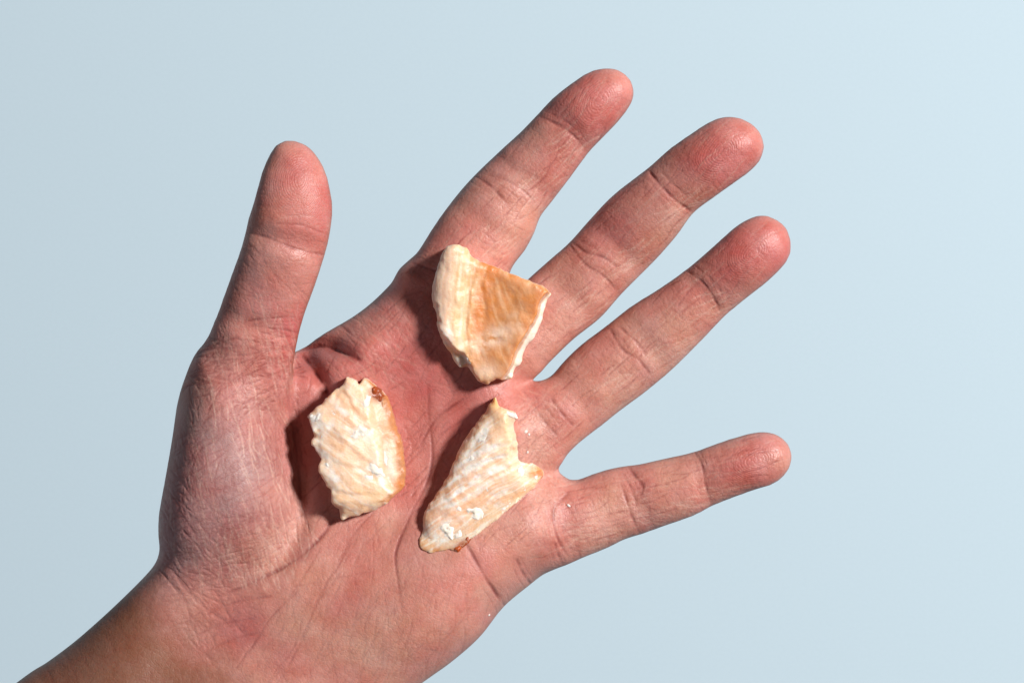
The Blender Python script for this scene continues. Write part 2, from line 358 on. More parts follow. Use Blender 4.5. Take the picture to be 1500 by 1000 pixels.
CR = [  # joint creases of the fingers
 ([(789,170),(818,184),(842,201),(857,219)],2.2,.55,.8), ([(800,164),(828,178),(850,196)],1.6,.22,.35),
 ([(694,258),(716,270),(732,286),(744,300)],2.2,.60,.9), ([(712,256),(743,265),(767,280),(786,300)],2.0,.45,.7), ([(704,262),(735,272),(757,290)],1.5,.25,.4),
 ([(603,386),(629,394),(648,402)],2.4,.5,.8), ([(560,462),(590,436),(620,425)],1.8,.25,.4),
 ([(950,249),(969,273),(990,294),(1014,311)],2.4,.65,1.), ([(962,246),(985,270),(1008,288)],1.6,.22,.3),
 ([(836,353),(860,370),(886,378),(905,392)],2.4,.6,.9), ([(833,357),(858,388),(883,404),(905,427)],2.2,.5,.8), ([(848,350),(874,366)],1.8,.3,.5),
 ([(1005,396),(1027,412),(1043,433),(1056,460)],2.2,.5,.7), ([(1018,390),(1040,408),(1056,430)],1.6,.25,.4),
 ([(893,482),(912,511),(936,527),(955,553)],2.4,.55,.8), ([(903,476),(930,499),(947,521)],2.0,.45,.7), ([(908,492),(925,516)],1.8,.3,.6),
 ([(788,606),(802,623),(816,638)],2.4,.45,.8), ([(806,582),(823,605),(840,623)],2.4,.45,.8), ([(796,592),(812,614)],1.8,.25,.5),
 ([(1017,661),(1027,680),(1032,701),(1036,719),(1043,739)],2.2,.5,.75), ([(1024,659),(1036,682)],1.6,.25,.4),
 ([(921,683),(931,698),(941,713),(938,726)],2.6,.55,1.), ([(909,704),(919,737),(928,761),(938,783)],2.4,.55,.9), ([(912,692),(926,718),(933,745)],1.8,.3,.7),
 ([(834,720),(814,740),(810,757),(817,788),(833,816)],2.6,.55,.9), ([(811,790),(818,812),(824,826)],2.2,.4,.7), ([(824,768),(828,790),(838,806)],1.8,.25,.6),
 ([(362,341),(390,347),(413,357),(443,367),(476,374)],2.4,.6,.8), ([(403,328),(443,330),(476,343)],1.6,.3,.4), ([(398,398),(416,416),(434,434)],1.4,.25,.4),
 ([(350,473),(390,467),(434,465)],1.9,.4,.8), ([(360,362),(392,360),(420,372)],1.4,.2,.3), ([(300,548),(340,556),(385,540),(432,528)],2.0,.4,.7), ([(290,575),(330,560),(372,556)],1.8,.3,.5),
 ([(310,520),(350,508),(390,516)],1.8,.3,.6), ([(384,560),(410,545),(434,536)],1.6,.3,.6), ([(418,500),(430,516),(438,540)],1.8,.35,.6),
 # thumb web and thumb-pad fold
 ([(439,513),(466,506),(496,513),(530,529)],2.8,1.1,1.2), ([(439,516),(452,532),(466,552),(482,578)],2.8,1.0,1.2), ([(426,545),(422,570),(424,600),(431,640),(438,690),(441,745)],3.0,.5,.8),
 ([(505,488),(525,508),(552,518)],1.6,.3,.4), ([(528,492),(545,520),(552,548)],1.6,.3,.5), ([(495,472),(520,494),(545,506)],1.6,.25,.4), ([(448,524),(456,548),(450,575)],1.6,.3,.3),
 # palm lines
 ([(500,752),(486,766),(460,796),(424,824),(380,848),(330,870)],2.8,.8,1.0), ([(590,694),(560,735),(518,782),(496,826),(480,852)],1.8,.26,.55), ([(500,835),(484,858),(462,884),(455,905)],1.6,.2,.4), ([(520,790),(497,819),(466,877)],1.8,.24,.5), ([(470,868),(444,929),(420,980)],1.6,.2,.45),
 ([(627,560),(628,604),(632,683),(602,752),(580,806),(582,850),(590,900)],2.4,.5,1.0), ([(704,564),(672,588),(646,606),(632,622),(612,660)],2.4,.5,1.0), ([(630,618),(612,632),(592,645)],1.8,.3,.5),
 ([(645,770),(681,797),(708,841),(734,882)],2.8,.8,1.0), ([(756,818),(765,838),(778,856)],2.2,.45,.7), ([(690,790),(740,772),(800,762)],1.6,.2,.35), ([(716,855),(732,872),(740,889)],2.2,.4,.6),
 ([(632,690),(618,705),(600,730)],2.0,.35,.5), ([(570,690),(592,708),(620,716)],1.7,.25,.4), ([(590,620),(604,650),(600,680)],1.7,.25,.4),
 ([(420,860),(470,852),(540,836)],1.5,.2,.3), ([(360,960),(400,900),(440,862)],1.8,.25,.5), ([(470,800),(440,850),(412,890)],1.5,.2,.4), ([(575,700),(640,640),(700,600)],1.8,.3,.4),
 # wrist creases
 ([(300,900),(345,882),(400,872)],2.2,.35,.5), ([(280,935),(320,915),(372,905)],2.2,.4,.5), ([(300,955),(340,936),(385,925)],1.8,.3,.4), ([(345,980),(372,940),(385,925)],1.6,.3,.4),
 ([(240,800),(262,850),(300,890),(340,915)],2.2,.35,.3), ([(255,830),(290,852),(350,838),(420,808)],1.8,.25,.25), ([(262,745),(290,790),(320,820)],1.8,.3,.2), ([(250,770),(300,745),(330,728)],1.6,.25,.2), ([(258,800),(310,775),(350,765)],1.6,.25,.2),
]
for pts, wd, dep, rd in CR: 
    stroke(pts, wd*1.15, dep*0.68, rd, wob=1.2)
    if rd >= .6 and len(pts) < 6:        # bundle of hairline folds beside the main one
        P_ = np.array(pts, float); tn = P_[-1]-P_[0]; nv_ = np.array([-tn[1], tn[0]])/np.linalg.norm(tn)
        for of in rng.normal(0, 6.0, 5): stroke(P_ + nv_*of + rng.normal(0, 1.2, P_.shape), 1.1, 0.12, 0.35, wob=1.5)
    if rd >= .5: stroke(pts, wd*3.2, dep*0.22, rd*0.38, wob=2.0)
def field(n, region, ang, spread, length, wd, dep, rd=0., pl=0., wob=2.0, curve=0.12):
    poly = np.array(region, float); lo, hi = poly.min(0), poly.max(0); c = 0
    while c < n:
        p = lo + rng.random(2)*(hi-lo)
        if not in_poly(p[None], poly)[0]: continue
        a = math.radians(ang + rng.normal()*spread); L = length*(0.5+rng.random()); dv = np.array([math.cos(a), math.sin(a)]); nv = np.array([-dv[1], dv[0]])
        k = rng.normal()*curve*L*0.5
        stroke([p-dv*L/2, p+nv*k, p+dv*L/2], wd*(1.0+0.5*rng.random()), dep*1.1*(0.4+0.9*rng.random()), rd*2.4*(0.3+rng.random()), pl*(0.4+rng.random()), wob=wob); c += 1
A_TH = [(285,560),(420,540),(420,640),(435,770),(400,840),(300,860),(240,800),(250,680)]
field(130, A_TH, 73, 7, 44, 0.65, -0.05, 0, 0.9)            # pale dry lines running down the thumb pad
field(230, A_TH, 76, 12, 40, 0.9, 0.12, 0.25, 0)
field(150, A_TH, -28, 10, 60, 1.0, 0.13, 0.2, 0)
field(90, [(235,700),(320,720),(360,900),(300,960),(235,830)], 50, 12, 50, 1.2, 0.20, 0.15)
field(70, [(235,700),(320,720),(360,900),(300,960),(235,830)], -22, 12, 55, 1.2, 0.18, 0.15)
field(60, [(405,580),(440,600),(450,760),(410,780)], 80, 6, 60, 1.1, 0.22, 0.2)
field(70, [(330,780),(470,770),(430,840),(330,860)], 72, 10, 34, 0.8, -0.05, 0, 0.9)
field(170, [(270,560),(300,500),(430,480),(430,560),(380,600)], -10, 25, 45, 1.1, 0.16, 0.35)
field(110, [(330,440),(440,420),(430,560),(300,540)], 80, 12, 40, 0.8, 0.08, 0.1, 0.55)
field(120, [(365,335),(478,345),(440,470),(330,460)], 8, 8, 34, 0.8, 0.07, 0.2, 0.25)
field(45, [(365,335),(478,345),(440,470),(330,460)], 50, 12, 34, 0.9, 0.12, 0.2, 0.2)
field(40, [(385,260),(480,260),(480,340),(370,330)], 3, 10, 36, 0.8, 0.06, 0.1, 0.25)
PALM_A = [(460,790),(700,800),(730,880),(620,1000),(380,1000),(420,860)]
field(110, PALM_A, -62, 14, 55, 0.9, 0.08, 0.17, 0.2); field(60, PALM_A, 20, 18, 45, 0.9, 0.06, 0.06, 0.2); field(40, PALM_A, 88, 6, 70, 0.9, 0.09, 0.11)
PALM_B = [(500,500),(640,430),(720,560),(780,640),(800,790),(640,790),(470,770),(450,570)]
field(220, PALM_B, -48, 14, 45, 0.9, 0.09, 0.3, 0.1); field(160, PALM_B, 62, 16, 40, 0.9, 0.08, 0.2, 0.1)
field(70, [(490,480),(600,440),(600,560),(480,560)], 45, 14, 40, 0.9, 0.11, 0.1, 0.4)
field(120, [(770,560),(815,600),(815,760),(770,720)], 35, 25, 26, 0.8, 0.09, 0., 0.5)
field(90, [(780,660),(830,690),(820,780),(770,780)], 82, 12, 26, 0.8, 0.08, 0.1, 0.5)
field(200, [(200,850),(380,880),(420,1000),(60,1000)], 52, 14, 26, 1.0, 0.055, 0.10); field(160, [(200,850),(380,880),(420,1000),(60,1000)], -22, 16, 24, 1.0, 0.045, 0.10)
AX = {'index': -52, 'middle': -43, 'ring': -42, 'pinky': -15}
for k, ax in AX.items():
    f = FING[k]; poly = np.array(f['out'], float); c = poly.mean(0); inner = c + (poly-c)*0.93
    field(110, inner, ax, 5, 34, 0.75, 0.06, 0.1, 0.5); field(50, inner, ax, 5, 44, 0.9, 0.10, 0.3)
    field(160, inner, ax+90, 10, 26, 0.8, 0.055, 0.2, 0.05)
    m = np.array(f['mid'], float)
    side = np.array([math.cos(math.radians(ax+90)), math.sin(math.radians(ax+90))])
    for i in (1,2,3):     # slanting lines on the lit flank
        p = m[i]+side*28; field(22, [p+(-30,-20), p+(30,-20), p+(30,25), p+(-30,25)], ax+12, 8, 34, 0.75, 0.07, 0, 0.8)
print("strokes", time.time()-T0)

V = get_co(hand_me); N = get_no(hand_me); px, py = w2p(V[:,0], V[:,1], V[:,2])
front = sstep(0.0, 0.35, N[:,2])
dp = bilinear(deep, px, py)*front; rdv = np.clip(bilinear(red, px, py), 0, 1.2)*front; plv = np.clip(bilinear(pale, px, py), 0, 1)*front
soft = fbm(px/34, py/34, 3)*0.16 + fbm(px/9, py/9, 3)*0.03
fz = front*(PYX(px, py) < 150)
V = V - N*(dp*0.85)[:,None] + N*(soft*front)[:,None]
set_co(hand_me, V)
# skin tone: blood in the pads and creases, sallow knuckle pads, tanned forearm, plus painted crease shade
def blob(cx, cy, r, a): return a*np.exp(-((px-cx)**2+(py-cy)**2)/(r*r))
c_base, c_red, c_yel, c_brn, c_gry = [np.array(c) for c in ((0.54,0.228,0.178),(0.46,0.090,0.086),(0.60,0.32,0.225),(0.17,0.074,0.042),(0.38,0.215,0.20))]
redness = 0.20 + 0.42*fbm(px/48, py/48, 5)
for b_ in ((870,150,50,.8),(1050,225,60,.7),(1075,265,40,.3),(1110,370,50,.8),(1050,395,40,.3),(1110,672,45,.6),(1060,700,40,.3),(440,270,60,.45),(470,350,60,.4),(430,470,50,.45),
           (700,330,40,.2),(905,320,55,.35),(930,700,30,.4),(835,740,35,.35),(630,600,100,.38),(660,470,80,.4),(540,540,80,.35),(600,700,70,.3),(500,880,50,.25),(350,910,50,.4),(700,640,50,.2),(420,520,60,.35),(370,560,60,.2),(760,600,40,.15),(900,500,30,.35),(860,380,35,.3),(690,830,60,.25)): redness = redness + blob(*b_)
yel = 0.22 + 0.55*fbm(px/38+40, py/38, 5)
for b_ in ((770,300,35,.5),(730,350,40,.4),(880,450,45,.5),(990,330,35,.4),(870,560,45,.5),(990,480,45,.35),(900,720,30,.5),(870,740,35,.5),(985,700,40,.4),(620,870,110,.5),(480,930,80,.4),(380,810,60,.45),(600,930,60,.4),(780,660,30,.4),(760,790,40,.3)): yel = yel + blob(*b_)
gry = 0.1 + 0.3*fbm(px/40+90, py/40, 4)
for b_ in ((300,640,100,.65),(275,800,80,.75),(360,700,70,.4),(380,440,50,.35),(360,390,40,.3),(330,700,80,.3),(240,760,60,.3)): gry = gry + blob(*b_)
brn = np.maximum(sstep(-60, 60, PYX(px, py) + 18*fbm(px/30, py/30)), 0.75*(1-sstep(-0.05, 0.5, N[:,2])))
tone = np.tile(c_base, (len(V), 1))
mix = lambda t, c, a: t + (c-t)*np.clip(a, 0, 1)[:,None]
tone = mix(tone, c_yel, yel*0.8); tone = mix(tone, c_gry, gry); tone = mix(tone, c_red, redness*0.85)
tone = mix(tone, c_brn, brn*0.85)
tone = mix(tone, np.array((0.23,0.045,0.040)), rdv*0.80)  # dark red along the creases: blood colour with crease shade painted in
tone = mix(tone, np.array((0.72,0.50,0.40)), plv*0.48)
attr(hand_me, "tone", tone)
bump_gl = sum(blob(*b_) for b_ in ((1140,660,50,1),(1135,360,50,1),(1095,210,50,1),(905,130,45,.7),(805,690,45,1),(760,320,45,.8),(270,810,60,.8),(430,350,60,.7)))
attr(hand_me, "gloss", np.clip(0.40 + 0.2*fbm(px/30, py/30) + 0.25*bump_gl - 0.2*blob(310,620,120,1) - 0.25*brn, 0.1, 0.8))
ph = np.zeros(len(V)); mk = np.zeros(len(V))
for k, cx, cy, ax, r in (('i',880,150,-52,48),('m',1060,225,-43,54),('r',1105,370,-42,52),('p',1110,676,-15,46),('t',440,265,-72,58)):
    a = math.radians(ax); lx = (px-cx)*math.cos(a)+(py-cy)*math.sin(a); ly = -(px-cx)*math.sin(a)+(py-cy)*math.cos(a)
    rr = np.sqrt((lx*0.72)**2+(ly)**2+30) + 2.2*fbm(px/18, py/18, 2) + 0.12*ly; m = np.exp(-((lx/r)**2+(ly/(r*0.95))**2)**2)
    s_ = m > mk; ph[s_] = rr[s_]*2*math.pi/2.7; mk = np.maximum(mk, m)
attr(hand_me, "ridge_phase", ph); attr(hand_me, "ridge_mask", mk*front)
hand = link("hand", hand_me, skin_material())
tag(hand, "bare open hand held palm up with spread fingers and tanned wrist, carrying cooked fish", "hand")
print("hand", time.time()-T0)
low = np.full((MH//2, MW//2), 60.0); bx_, by_ = ((px+MX)/2).astype(int), ((py+MY)/2).astype(int)
okb = (bx_ >= 0)&(bx_ < MW//2)&(by_ >= 0)&(by_ < MH//2); np.minimum.at(low, (by_[okb], bx_[okb]), V[okb,2])
n_ = NT("fingernail"); n_.b.inputs['Base Color'].default_value = (0.62,0.36,0.30,1); n_.b.inputs['Roughness'].default_value = 0.3; n_.b.inputs['Subsurface Weight'].default_value = 0.2; n_.b.inputs['Subsurface Scale'].default_value = 0.002
nn = n_.n('ShaderNodeTexNoise', {'Vector': n_.obj(), 'Scale': 300.0, 'Detail': 3.0}); n_.set(n_.b.inputs['Base Color'], n_.n('ShaderNodeHueSaturation', {'Color': (0.62,0.36,0.30,1), 'Value': n_.math('MULTIPLY_ADD', nn.outputs[0], 0.2, 0.9)}))
for k, (mid, wm) in tipinfo.items():
    tip, prev = mid[-1], mid[-5]; ax = (tip-prev)/np.linalg.norm(tip-prev); sd = np.array([-ax[1], ax[0]]); wpx = wm[-1]/S
    U, W = np.meshgrid(np.linspace(-1.15, 0.42, 15), np.linspace(-0.58, 0.58, 11), indexing='ij')
    W = W*(1-0.25*np.clip(U, 0, 1)**2); P = tip + wpx*(U[...,None]*ax + W[...,None]*sd)
    zz_ = low[((P[...,1]+MY)/2).astype(int), ((P[...,0]+MX)/2).astype(int)]
    A_ = np.stack([np.ones(U.size), U.ravel(), W.ravel(), U.ravel()**2, W.ravel()**2], 1); cf = np.linalg.lstsq(A_, zz_.ravel(), rcond=None)[0]
    zz_ = np.minimum((A_@cf).reshape(U.shape), zz_+0.3) - 0.3
    o3 = np.concatenate([p2w(P, zz_), zz_[...,None]], -1).reshape(-1,3); i3 = o3 + np.array([0,0,0.7]); m_ = U.size
    ii, jj = np.meshgrid(np.arange(14), np.arange(10), indexing='ij'); a_ = (ii*11+jj).ravel(); q_ = np.stack([a_, a_+1, a_+12, a_+11], 1)
    rim = [i*11 for i in range(15)] + [14*11+j for j in range(1,11)] + [i*11+10 for i in range(13,-1,-1)] + [j for j in range(9,0,-1)]; rim = np.array(rim); rn = np.roll(rim, -1)
    link("fingernail", to_mesh("fingernail", np.concatenate([o3, i3]), np.concatenate([q_, q_[:, ::-1]+m_, np.stack([rim, rn, rn+m_, rim+m_], 1)])), n_.m, hand)

# height of the palm under a point: a fine top map from the finished skin
top = np.full((MH//2, MW//2), -60.0); ix, iy = ((px+MX)/2).astype(int), ((py+MY)/2).astype(int)
ok = (ix >= 0)&(ix < MW//2)&(iy >= 0)&(iy < MH//2)
np.maximum.at(top, (iy[ok], ix[ok]), V[ok,2])
def palm_z(x, y):
    i = np.clip(((np.asarray(x)+MX)/2).astype(int), 0, MW//2-1); j = np.clip(((np.asarray(y)+MY)/2).astype(int), 0, MH//2-1)
    return top[j, i]

# ---------------------------------------------------------------- salmon pieces
def box_blur(a, r):
    k = np.ones(2*r+1)/(2*r+1)
    a = np.apply_along_axis(lambda v: np.convolve(np.pad(v, r, 'edge'), k, 'valid'), 0, a)
    return np.apply_along_axis(lambda v: np.convolve(np.pad(v, r, 'edge'), k, 'valid'), 1, a)
def solid(name, outline, top_fn, zb_min, zmid, h=0.32, R=1.0, pw=2.6, jag=1.7, step=2.0):
    """closed chunk with a jagged outline, a sculpted top and an underside that follows the palm"""
    out = crom(outline, step, True, 0.42); n = len(out)
    out = out + jag*np.stack([fbm(out[:,0]/9, out[:,1]/9, 4)+0.8*fbm(out[:,0]/3.2, out[:,1]/3.2, 2), fbm(out[:,1]/9+50, out[:,0]/9, 4)+0.8*fbm(out[:,1]/3.2+7, out[:,0]/3.2, 2)], 1)
    ow = p2w(out, zmid); lo, hi = ow.min(0)-1.5, ow.max(0)+1.5
    xs = np.arange(lo[0], hi[0], h); ys = np.arange(lo[1], hi[1], h)
    X, Y = np.meshgrid(xs, ys, indexing='ij'); q = np.stack([X.ravel(), Y.ravel()], 1); k = S*(D-zmid)/D
    qx, qy = q[:,0]/k+750, 500-q[:,1]/k
    u = inside_depth(q, ow)
    pz = np.maximum(palm_z(qx, qy).reshape(X.shape), zb_min); pz = box_blur(pz, 7).ravel()
    bot = pz - 0.25; tp = np.maximum(top_fn(qx, qy, pz, u), bot + 0.8)
    zz = np.arange(bot.min()-1.5, tp.max()+1.5, h)
    e = np.maximum(0, 1-u/R); zc, d = (tp+bot)/2, (tp-bot)/2
    qd = np.abs(zz[None]-zc[:,None]); qn = np.maximum(0, 1-(d[:,None]-qd)/R)
    F = (((e[:,None]**pw + qn**pw)**(1/pw))-1)*R
    V, Q = surface_nets(F.reshape(len(xs), len(ys), len(zz)), np.array([xs[0], ys[0], zz[0]]), h)
    V = laplace(V, Q, 4, 0.5)
    return to_mesh(name, V, Q, 1)
def fibre(x, y, ang, wid=4.0, lng=60.0):
    a = math.radians(ang); wx, wy = x+6*fbm(x/40+1, y/40, 2), y+6*fbm(x/40, y/40+6, 2)
    return fbm((wx*math.cos(a)+wy*math.sin(a))/lng, (-wx*math.sin(a)+wy*math.cos(a))/wid, 3)
def flake(x, y, pts, a, fall=14.0, sharp=3.0):
    """a thin layer ending along a wavering line: a soft step down that climbs back further on"""
    wx, wy = x+5*fbm(x/22+5, y/22, 3), y+5*fbm(x/22, y/22+8, 3)
    d, sg, t = line_d(wx, wy, pts); sd = d*sg; am = a*np.clip(1.1*np.sin(np.clip(t,0,1)*math.pi)+0.05, 0, 1)*(0.55+0.9*vnoise(x/14+3, y/14))
    return -am*sstep(-sharp, sharp, sd)*np.exp(-np.maximum(sd,0)/fall) + 0.25*am*np.exp(-(sd/6)**2)
def line_d(x, y, pts):
    L = crom(pts, 4); p = np.stack([x, y], 1); d, par = seg_dist(p, L, False)
    i = np.clip(par.astype(int), 0, len(L)-2); t = L[i+1]-L[i]; r = p-L[i]
    return d, np.sign(t[:,0]*r[:,1]-t[:,1]*r[:,0]), par/(len(L)-1)
CREAM, ORANGE, PEACH, WHITE, BROWN, YEL, PINK = [np.array(c) for c in ((0.79,0.545,0.365),(0.60,0.205,0.052),(0.72,0.40,0.225),(0.80,0.735,0.66),(0.30,0.055,0.010),(0.72,0.48,0.24),(0.70,0.46,0.36))]
mat_salmon = salmon_material("salmon_flesh"); mat_curd = salmon_material("white_curd", 0.9, 0.3); mat_fat = salmon_material("browned_fat", 0.32, 0.2)
def finish(me, tone_fn, amp=0.09, scale=9.0):
    V = get_co(me); N = get_no(me); x, y = w2p(V[:,0], V[:,1], V[:,2])
    n = fbm(x/scale+V[:,2]*0.7, y/scale-V[:,2]*0.6, 4)
    V = V + N*(n*amp)[:,None]; set_co(me, V); x, y = w2p(V[:,0], V[:,1], V[:,2]); N = get_no(me)
    attr(me, "tone", np.clip(tone_fn(x, y, V[:,2], N), 0.003, 0.95)); return me
def mixc(t, c, a): return t + (c-t)*np.clip(a, 0, 1)[:,None]
def bl(x, y, cx, cy, rx, ry=None, ang=0):
    ry = ry or rx; a = math.radians(ang); dx, dy = x-cx, y-cy
    return np.exp(-(((dx*math.cos(a)+dy*math.sin(a))/rx)**2+((-dx*math.sin(a)+dy*math.cos(a))/ry)**2))
def lump(name, parent, cx, cy, rx, ry, ang, hgt, tone, mat, seed, host_top):
    """irregular clot resting on the piece's top"""
    rx, ry = rx*1.2+1, ry*1.2+1
    t = np.linspace(0, 2*math.pi, 27)[:-1]; r_ = 0.55+0.8*vnoise(seed*3.7+np.arange(26)*0.55, np.full(26, seed*1.3))
    a = math.radians(ang); ox, oy = r_*rx*np.cos(t), r_*ry*np.sin(t)
    out = np.stack([cx+ox*math.cos(a)-oy*math.sin(a), cy+ox*math.sin(a)+oy*math.cos(a)], 1)
    base = host_top(np.array([cx]), np.array([cy]))[0]
    ow = p2w(crom(out, 2, True), base); lo, hi = ow.min(0)-1, ow.max(0)+1; h = 0.3
    xs = np.arange(lo[0], hi[0], h); ys = np.arange(lo[1], hi[1], h); X, Y = np.meshgrid(xs, ys, indexing='ij'); q = np.stack([X.ravel(), Y.ravel()], 1)
    k = S*(D-base)/D; qx, qy = q[:,0]/k+750, 500-q[:,1]/k
    hz = host_top(qx, qy); hz = np.where(hz < base-3, base-3, hz); u = inside_depth(q, ow)
    hgt *= 0.7; hh = hgt*(0.42+1.6*fbm(qx/4.5+seed*7.1, qy/4.5, 4))*sstep(-0.1, 1.0, u); bot, tp = hz-1.3, hz-0.12+np.clip(hh, -0.35, 0.9*hgt)
    zz = np.arange(bot.min()-1, tp.max()+1, h); R = 0.5
    e = np.maximum(0, 1-u/R); zc, d = (tp+bot)/2, (tp-bot)/2
    qn = np.maximum(0, 1-(d[:,None]-np.abs(zz[None]-zc[:,None]))/R)
    F = (np.sqrt(e[:,None]**2+qn**2)-1)*R
    Vv, Qq = surface_nets(F.reshape(len(xs), len(ys), len(zz)), np.array([xs[0], ys[0], zz[0]]), h)
    if len(Vv) < 20: return
    me = to_mesh(name, laplace(Vv, Qq, 4), Qq, 0)
    finish(me, lambda x, y, z, N: np.tile(tone, (len(x),1))*(1+0.18*fbm(x/5, y/5))[:,None], 0.09, 3.0)
    return link(name, me, mat, parent)
def host_sampler(me):
    V = get_co(me); x, y = w2p(V[:,0], V[:,1], V[:,2]); x0, y0 = x.min()-4, y.min()-4
    m = np.full((int(y.max()-y0)+8, int(x.max()-x0)+8), -99.0)
    for dx in (-1,0,1):
        for dy in (-1,0,1): np.maximum.at(m, ((y-y0).astype(int)+dy, (x-x0).astype(int)+dx), V[:,2])
    med = np.median(V[:,2])
    def f(qx, qy):
        v = m[np.clip((qy-y0).astype(int), 0, m.shape[0]-1), np.clip((qx-x0).astype(int), 0, m.shape[1]-1)]; return np.where(v < -90, med-3, v)
    return f

# piece beside the thumb pad
O1 = [(452,609),(461,598),(473,591),(474,588),(488,573),(502,563),(510,553),(521,557),(526,562),(533,554),(545,560),(555,569),(564,578),(574,602),(580,629),(587,645),(591,674),(593,705),
      (588,717),(574,730),(552,747),(533,752),(514,757),(499,761),(496,746),(486,737),(485,717),(475,705),(466,685),(470,672),(461,657),(455,650),(460,636),(455,621)]
def top1(x, y, pz, u):
    z = 5.7 + 1.6*np.exp(-((x-515)/48)**2-((y-655)/85)**2) - 0.020*(x-520) - 0.004*(y-650) + 0.05*fibre(x, y, 35, 3)
    d, sg, t = line_d(x+4*fbm(x/16, y/16, 3), y, [(522,545),(536,590),(548,632),(556,672),(562,705),(585,740)]); sd = -d*sg
    z += -1.5*sstep(-3, 10, sd)
    z += flake(x, y, [(450,605),(490,628),(525,665),(566,690)], .3, 18) + flake(x, y, [(462,655),(500,680),(540,690),(575,712)], .25, 16) + flake(x, y, [(478,588),(505,610),(535,640)], .2, 14)
    z += flake(x, y, [(482,712),(510,722),(545,725)], .3, 14) + flake(x, y, [(500,566),(515,590),(528,606)], .3, 10)
    z += 0.45*fbm(x/28, y/28, 3) + 0.07*fbm(x/7, y/7, 3) - 1.6*sstep(30, 0, np.abs(y-760)) - 1.0*bl(x,y,560,590,14)
    z -= 1.1*sstep(14, 0, u/S)*vnoise(x/9+3, y/9)
    return z
def tone1(x, y, z, N):
    t = np.tile(CREAM, (len(x),1)); n = fbm(x/24, y/24, 4); n2 = fbm(x/9+9, y/9, 5)
    t = mixc(t, PEACH, 0.25+0.6*n); t = mixc(t, YEL, 0.4*bl(x,y,545,725,30,18)+0.35*bl(x,y,548,600,14))
    fb = fibre(x, y, 35, 2.8)
    t = mixc(t, WHITE, 0.38*sstep(0.05, 0.55, fb) + 0.25*sstep(0.05, 0.6, n2)); t = mixc(t, PEACH*0.95, 0.3*sstep(-0.1, -0.5, fb))
    for c in ((462,612,10,14),(478,625,16,8),(528,636,20,11,-15),(548,692,24,9,35),(478,678,6,12),(466,640,10,12),(490,700,8,18),(500,600,18,6,40)): t = mixc(t, WHITE, 1.0*bl(x,y,*c)*sstep(-0.35,0.25,n2))
    d, sg, _ = line_d(x+4*fbm(x/16, y/16, 3), y, [(522,545),(536,590),(548,632),(556,672),(562,705),(585,740)]); sd = -d*sg
    t = mixc(t, np.array((0.74,0.45,0.29)), 0.8*sstep(1, 9, sd)*sstep(-.7,.3,n2+.2)); t = mixc(t, WHITE, 0.7*np.exp(-((sd+1)/3)**2)*sstep(-0.1,0.4,n2))
    edge = sstep(15, 5, np.interp(y, [560,580,602,629,645,674,705,718,745], [548,565,574,580,587,591,593,588,555])-x+4*n2); t = mixc(t, np.array((0.46,0.165,0.045)), 0.85*edge*(y < 735))
    t = mixc(t, ORANGE, 0.6*bl(x,y,582,708,9,10)+0.4*bl(x,y,566,640,6,18)); t = mixc(t, BROWN, 1.3*bl(x,y,552,578,11,8,40)); t = mixc(t, WHITE, 0.7*bl(x,y,572,682,5,20,-10))
    return mixc(t, WHITE*np.array((1,.93,.85)), 0.5*sstep(0.5, 0.0, N[:,2])*(x < 565))
m1 = finish(solid("salmon_piece", O1, top1, -6.0, 5.0), tone1)
s1 = link("salmon_piece", m1, mat_salmon)
tag(s1, "pale cream salmon flake with ragged edge and reddish brown spot, beside the thumb pad", "salmon piece", "salmon pieces on the palm")
hs = host_sampler(m1)
for i, c in enumerate(((526,634,13,9,-20,.6),(551,688,13,6,35,.55),(462,611,8,7,20,.8),(478,680,4,7,0,.4),(536,590,4,11,15,.5),(565,672,3,13,-8,.4),(540,700,6,5,0,.5),(486,603,9,4,35,.35),(472,640,6,4,40,.3))):
    lump("protein_curd", s1, *c, WHITE*np.array((1,.96,.91)), mat_curd, i+1, hs)
for i, c in enumerate(((551,577,10,7,30,.8),(562,590,6,5,60,.5))): lump("browned_fat", s1, *c, BROWN if i == 0 else np.array((0.55,0.25,0.12)), mat_fat, i+31, hs)

